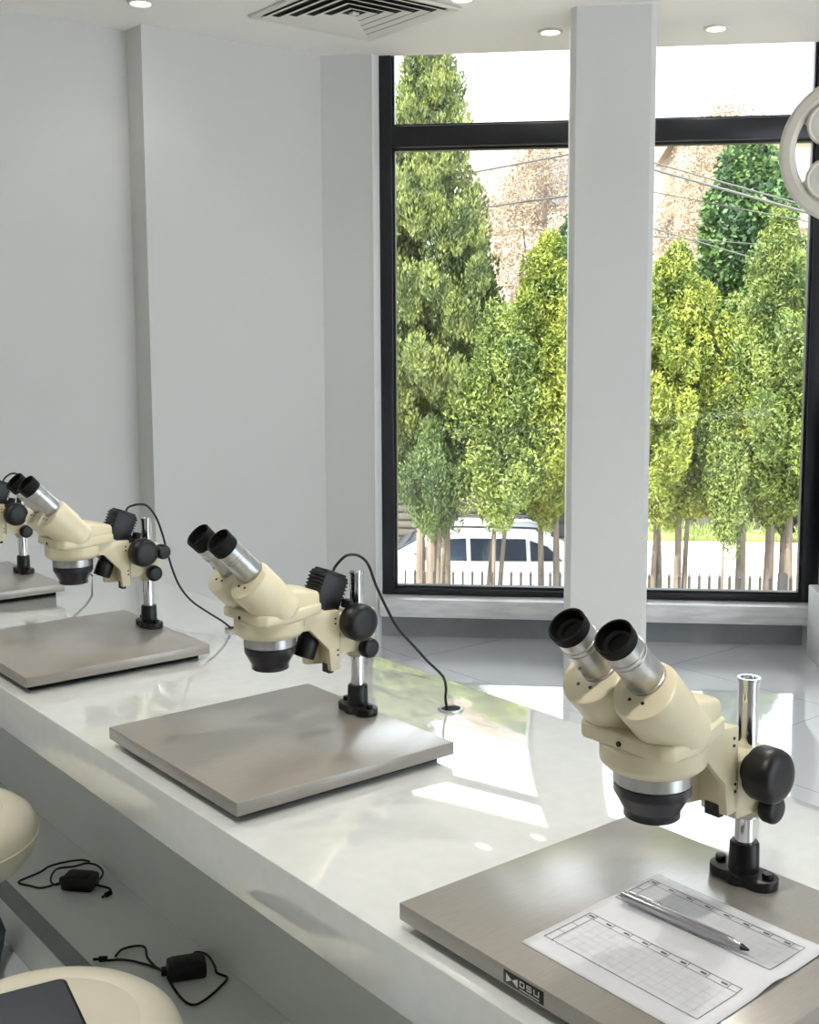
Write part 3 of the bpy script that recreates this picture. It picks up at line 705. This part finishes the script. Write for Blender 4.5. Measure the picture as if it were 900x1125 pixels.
# darker belt of trees across the road
for k, (s, n, zt, r, lab) in enumerate([(-3.0, 28, 1.0, 1.5, 'dark bushy tree across the road, behind the cypress'), (-.4, 32, 1.1, 1.5, 'dark bushy tree across the road, behind the parked car'), (1.9, 28, 1.1, 1.4, 'dark bushy tree across the road, behind the white column'),
                               (3.8, 32, 1.6, 1.3, 'dark bushy tree across the road, seen between the right trunks'), (6.0, 28.5, 1.2, 1.4, 'dark bushy tree across the road, by the right window frame'), (8.6, 32, 1.2, 1.4, 'dark bushy tree across the road, outside the right window frame')]):
    conifer(s, n, -2.55, zt, r, 'lf_dark', 61+k, lab, 16000, .17, [(0, 0, 0, -.6, .12), (.5, 0, .4, -.8, .08)], zbelly=.55, pw=.6, clump=.42, ragged=.25, group='dark trees across the road', nclump=110, narrow=.6, up=.2)
# dry tree crowns in front of the far buildings
for k, (s, n, z0, z1, r, lab) in enumerate([(.0, 36, 1.2, 7.25, 1.9, 'tall dry brown tree rising between cypress and column'), (5.2, 36, 1.0, 8.1, 1.9, 'tall dry brown tree rising just right of the column')]):
    conifer(s, n, z0, z1, r, 'lf_dry', 81+k, lab, 26000, .085, [(0, 0, 0, z1-1, .12), (.2, 0, .8, z1-1.4, .05), (-.2, 0, -.7, z1-1.6, .05)], fill=.0, zbelly=.5, pw=.5, clump=.5, ragged=.35, group='dry trees in front of the buildings', nclump=110, narrow=.6, up=.2)
# grass tufts along the verge
spots = [(s_*.5, 25.0+.25*math.sin(s_*1.7), .0, .45, .35, .16, 1) for s_ in range(-4, 28)]
gt = leaves('verge_grass', 'grass', spots, 5000, .2, None, up=.7, seed=4, narrow=.15)
gt.location = (0, 0, GZ+.2); gt.rotation_euler = WROT; tag(gt, 'rough green grass along the far side of the road', 'grass', kind='stuff')

# railing fence
fe = empty('railing_fence', W(0, 13.5, GZ), WROT, label='iron railing fence of thin upright pickets between the window and the street', cat='fence')
for z in (.25, 1.29): MB().box((-5.2, -.012, z), (6.4, .012, z+.024)).build('rail', 'iron', fe)
pk = MB(); pk.box((-.013, -.011, .05), (.013, .011, 1.44)); pk.lathe([(.013, 0), (.018, .015), (0, .06)], (0, 0, 1.44), (0, 0, 1), 8)
p0 = pk.build('picket', 'iron', fe); p0.location = (-5.1, 0, 0)
for k in range(1, 100):
    p = p0.copy(); col.objects.link(p); p.location = (-5.1+k*.113, 0, 0)
for s_ in (-3.6, 2.72, 6.2): MB().box((s_-.05, -.05, 0), (s_+.05, .05, 1.52), .01).build('post', 'iron', fe)

# white hatchback parked side-on behind the trunks, nose to the left
def car(loc, label):
    o = empty('car', loc, WROT, label=label, cat='car'); o.scale = (1, .95, .92)
    L = 4.1; Wd = 1.72
    lower = [(-2.05, .35), (-2.0, .25), (2.0, .25), (2.05, .4), (2.03, .95), (1.85, 1.02), (-.95, .98), (-1.75, .88), (-2.0, .72)]
    cab = [(-1.0, .96), (-.25, 1.42), (.1, 1.49), (1.2, 1.48), (1.72, 1.34), (1.98, .98)]
    mm = Matrix(((1, 0, 0, 0), (0, 0, 1, 0), (0, 1, 0, 0), (0, 0, 0, 1)))
    b = MB(); b.prism(lower, 0, Wd, .05, 3, m=mm)
    pts = [(x, y + (.0 if z < 1 else (.13 if y < .5 else -.13)), z) for x, z in cab for y in (.02, Wd-.02)]
    b.hull(pts, .05, 3)
    body = b.build('body', 'carwhite', o, ang=40)
    for y in (0.0, 1.0):
        def P(x, z):
            t = min(1, max(0, (z-.98)/.5)); yy = .02+.13*t if y == 0 else Wd-.02-.13*t
            return Vector((x, yy+(-.012 if y == 0 else .012), z))
        for quad_ in ([(-.62, 1.02), (.32, 1.02), (.30, 1.37), (-.12, 1.35)], [(.38, 1.02), (1.2, 1.03), (1.18, 1.37), (.36, 1.37)], [(1.26, 1.03), (1.72, 1.04), (1.5, 1.26), (1.24, 1.35)]):
            b = MB(); ps = [P(*q_) for q_ in quad_]; qs = [p+Vector((0, .012 if y == 0 else -.012, 0)) for p in ps]
            b.hull(ps+qs); b.build('side_window', 'carglass', body)
    b = MB(); b.hull([(-.97, .2, .99), (-.97, Wd-.2, .99), (-.28, .24, 1.405), (-.28, Wd-.24, 1.405), (-.94, .2, .97), (-.94, Wd-.2, .97), (-.25, .24, 1.39), (-.25, Wd-.24, 1.39)], m=Matrix.Translation((-.03, 0, .03))); b.build('windscreen', 'carglass', body)
    for y in (.24, Wd-.24): MB().tube([(.1, y, 1.5), (.15, y, 1.535), (1.25, y, 1.53), (1.35, y, 1.48)], .018, 8).build('roof_rail', 'cartrim', body)
    MB().box((1.55, .3, 1.36), (1.9, Wd-.3, 1.4), .015).build('spoiler', 'cartrim', body)
    for x in (-1.28, 1.25):
        for y, d in ((.02, 1), (Wd-.02, -1)):
            w = MB().lathe([(0, 0), (.2, 0), (.29, .01), (.31, .04), (.31, .17), (.28, .2), (0, .2)], (x, y, .31), (0, d, 0), 32).build('wheel', 'tyre', o)
            MB().lathe([(0, -.006), (.06, -.01), (.19, -.004), (.2, .004), (0, .004)], (x, y, .31), (0, d, 0), 24).build('hub_cap', 'satin', w)
    for y in (-.1, Wd-.08): MB().box((-.6, y, .98), (-.42, y+.18, 1.1), .03).build('wing_mirror', 'carwhite', o)
    for y in (.1, Wd-.38): MB().box((-2.02, y, .68), (-1.86, y+.28, .82), .03).build('headlamp', 'lampglass', o)
    return o
M['tyre'] = M['tyre']
car(W(-1.42, 17.0, GZ), 'white hatchback parked behind the tree trunks, nose to the left')
# slatted garden wall behind the car
gw = empty('garden_wall', W(-1.2, 21.5, GZ), WROT, label='dull grey slatted garden wall behind the parked car', cat='wall')
b = MB(); b.box((-6, 0, 0), (2.6, .15, 1.9)); gm = b.build('panel', 'wallslat', gw)
b = MB()
for k in range(12): b.box((-6, -.03, .12+k*.15), (2.6, .0, .22+k*.15), .005)
b.build('slats', 'wallslat', gw); gw.children[-1]['kind'] = 'stuff'
# low kerb wall across the road on the right
b = MB(); b.box((2.6, 25.6, GZ), (14, 25.75, GZ+.5), .02); tag(b.build('low_wall', 'wallslat', rot=WROT), 'low grey wall behind the grass verge, seen between the right trunks', 'wall')

# far buildings
def building(s, n, w, d, h, mt, label, rows, roof=None, cols=None):
    o = empty('apartment_building', W(s, n, GZ), WROT, label=label, cat='building')
    MB().box((0, 0, 0), (w, d, h)).build('walls', mt, o)
    MB().box((-.2, -.2, h), (w+.2, d+.2, h+.35)).build('parapet', mt, o)
    for z in rows:
        for x in (cols or [1.0+2.6*k for k in range(int((w-1)/2.6))]):
            fr = MB().box((x-.08, -.06, z-.08), (x+1.28, .02, z+1.58)).build('window', 'render_pale', o)
            MB().box((x, -.075, z), (x+1.2, -.02, z+1.5)).build('pane', 'winpane', fr)
    for z in rows: MB().box((-.05, -.15, z-.75), (w+.05, 0, z-.5)).build('string_course', 'render_pale', o)
    if roof:
        mm = Matrix(((0, 0, 1, 0), (1, 0, 0, 0), (0, 1, 0, 0), (0, 0, 0, 1)))
        b = MB(); b.hull([(-.4, -.4, h), (w+.4, -.4, h), (-.4, d+.4, h), (w+.4, d+.4, h), (w/2, -.4, h+roof), (w/2, d+.4, h+roof)]); b.build('roof', 'rooft', o)
    return o
building(-3.6, 40, 6.4, 6, 11.2, 'render_pale', 'pale rendered building with small windows, between cypress and column', (8.6, 4.8), cols=(2.5, 3.75))
building(5.0, 62, 2.4, 6, 14.6, 'render_pale', 'far grey-roofed gabled block just above the crossbar, right of the column', (9.5,), roof=1.1, cols=(.6,))
building(4.4, 41, 12, 6, 10.8, 'render_tan', 'tan building with tall windows behind the right window trees', (8.6, 5.0), cols=(1.35, 3.0, 4.6, 6.6))
# overhead cables
def wire(p, q_, sag, r, label):
    pts = []
    for k in range(13):
        t = k/12; pt = Vector(p).lerp(Vector(q_), t); pt.z -= sag*4*t*(1-t); pts.append(pt)
    o = MB().tube(pts, r, 6, smooth=False).build('power_cable', 'cable'); tag(o, label, 'cable', 'overhead power cables')
def WW(k, s_, z): return W(s_, 15.55+.09*k-.6*s_, z)      # the street line of poles runs askew to the window
wire(WW(1, .95,  3.62), WW(1, 7, 1.22+.05), .02, .017, 'thickest overhead cable sloping down across the right window')
wire(WW(2, .95,  3.72), WW(2, 7, 1.33), .02, .011, 'overhead cable running just above the thickest one')
wire(WW(3, .95,  3.34), WW(3, 7, 1.62), .02, .008, 'thin overhead cable just below the thickest one in the right window')
wire(WW(4, .95,  2.94), WW(4, 7, .64), .0, .009, 'thin lower overhead cable that ends among the right window trees')
wire(WW(5, .95,  2.76), WW(5, 7, 1.88), .0, .007, 'lowest thin overhead cable, nearly level, in the right window')
wire(W(-8, 24, 3.69), WW(6, .95, 3.885), .0, .014, 'thin overhead cable rising to the right behind the cypress')
wire(W(-8, 24, 3.283), WW(6, .95, 3.336), .0, .014, 'lower thin cable rising to the right behind the cypress')
up_ = WW(2, .95, 0)
po = empty('utility_pole', (up_.x, up_.y, GZ), WROT, label='utility pole carrying the overhead cables, hidden behind the white column', cat='pole')
MB().lathe([(0, 0), (.11, 0), (.075, 6.9), (0, 6.92)], (0, 0, 0), (0, 0, 1), 20).build('post', 'bark', po)
for z in (6.2, 6.5): MB().box((-.04, -.5, z), (.04, .5, z+.07), .01).build('crossarm', 'bark', po)

# ------------------------------------------------------------------ light and camera
w = bpy.data.worlds.new('sky'); sc.world = w; w.use_nodes = True
bgd = w.node_tree.nodes['Background']; bgd.inputs['Color'].default_value = (.83, .92, 1, 1); bgd.inputs['Strength'].default_value = 2.25
sl = bpy.data.lights.new('sun', 'SUN'); sl.energy = 8.5; sl.angle = R(1.5); sl.color = (1, .95, .85)
so = bpy.data.objects.new('sun', sl); col.objects.link(so)
tosun = Vector((-.8, -.12, 1.05)).normalized(); so.rotation_euler = tosun.to_track_quat('Z', 'Y').to_euler(); so.location = (0, 8, 20)

cam = bpy.data.cameras.new('camera'); cam.sensor_fit = 'VERTICAL'; cam.sensor_height = 36; cam.lens = 1288.5/1125*36
cam.shift_x = 0; cam.shift_y = (520-562.5)/1125; cam.clip_start = .05; cam.clip_end = 300
co = bpy.data.objects.new('camera', cam); col.objects.link(co)
yaw, pitch, roll = R(38.484), R(6.4216), R(-.2785)
fw = Vector((math.sin(yaw)*math.cos(pitch), math.cos(yaw)*math.cos(pitch), -math.sin(pitch)))
rt = Vector((math.cos(yaw), -math.sin(yaw), 0)); upv = rt.cross(fw)
r2 = rt*math.cos(roll)+upv*math.sin(roll); u2 = -rt*math.sin(roll)+upv*math.cos(roll)
co.matrix_world = Matrix(((r2.x, u2.x, -fw.x, 0), (r2.y, u2.y, -fw.y, 0), (r2.z, u2.z, -fw.z, 1.41), (0, 0, 0, 1)))
sc.camera = co
sc.view_settings.view_transform = 'Standard'; sc.view_settings.look = 'None'; sc.view_settings.gamma = 1; sc.view_settings.use_curve_mapping = False
sc.view_settings.exposure = 1.0
sc.cycles.use_denoising = True
sc.cycles.max_bounces = 12; sc.cycles.diffuse_bounces = 6; sc.cycles.glossy_bounces = 6; sc.cycles.transparent_max_bounces = 16
sc.cycles.sample_clamp_indirect = 8
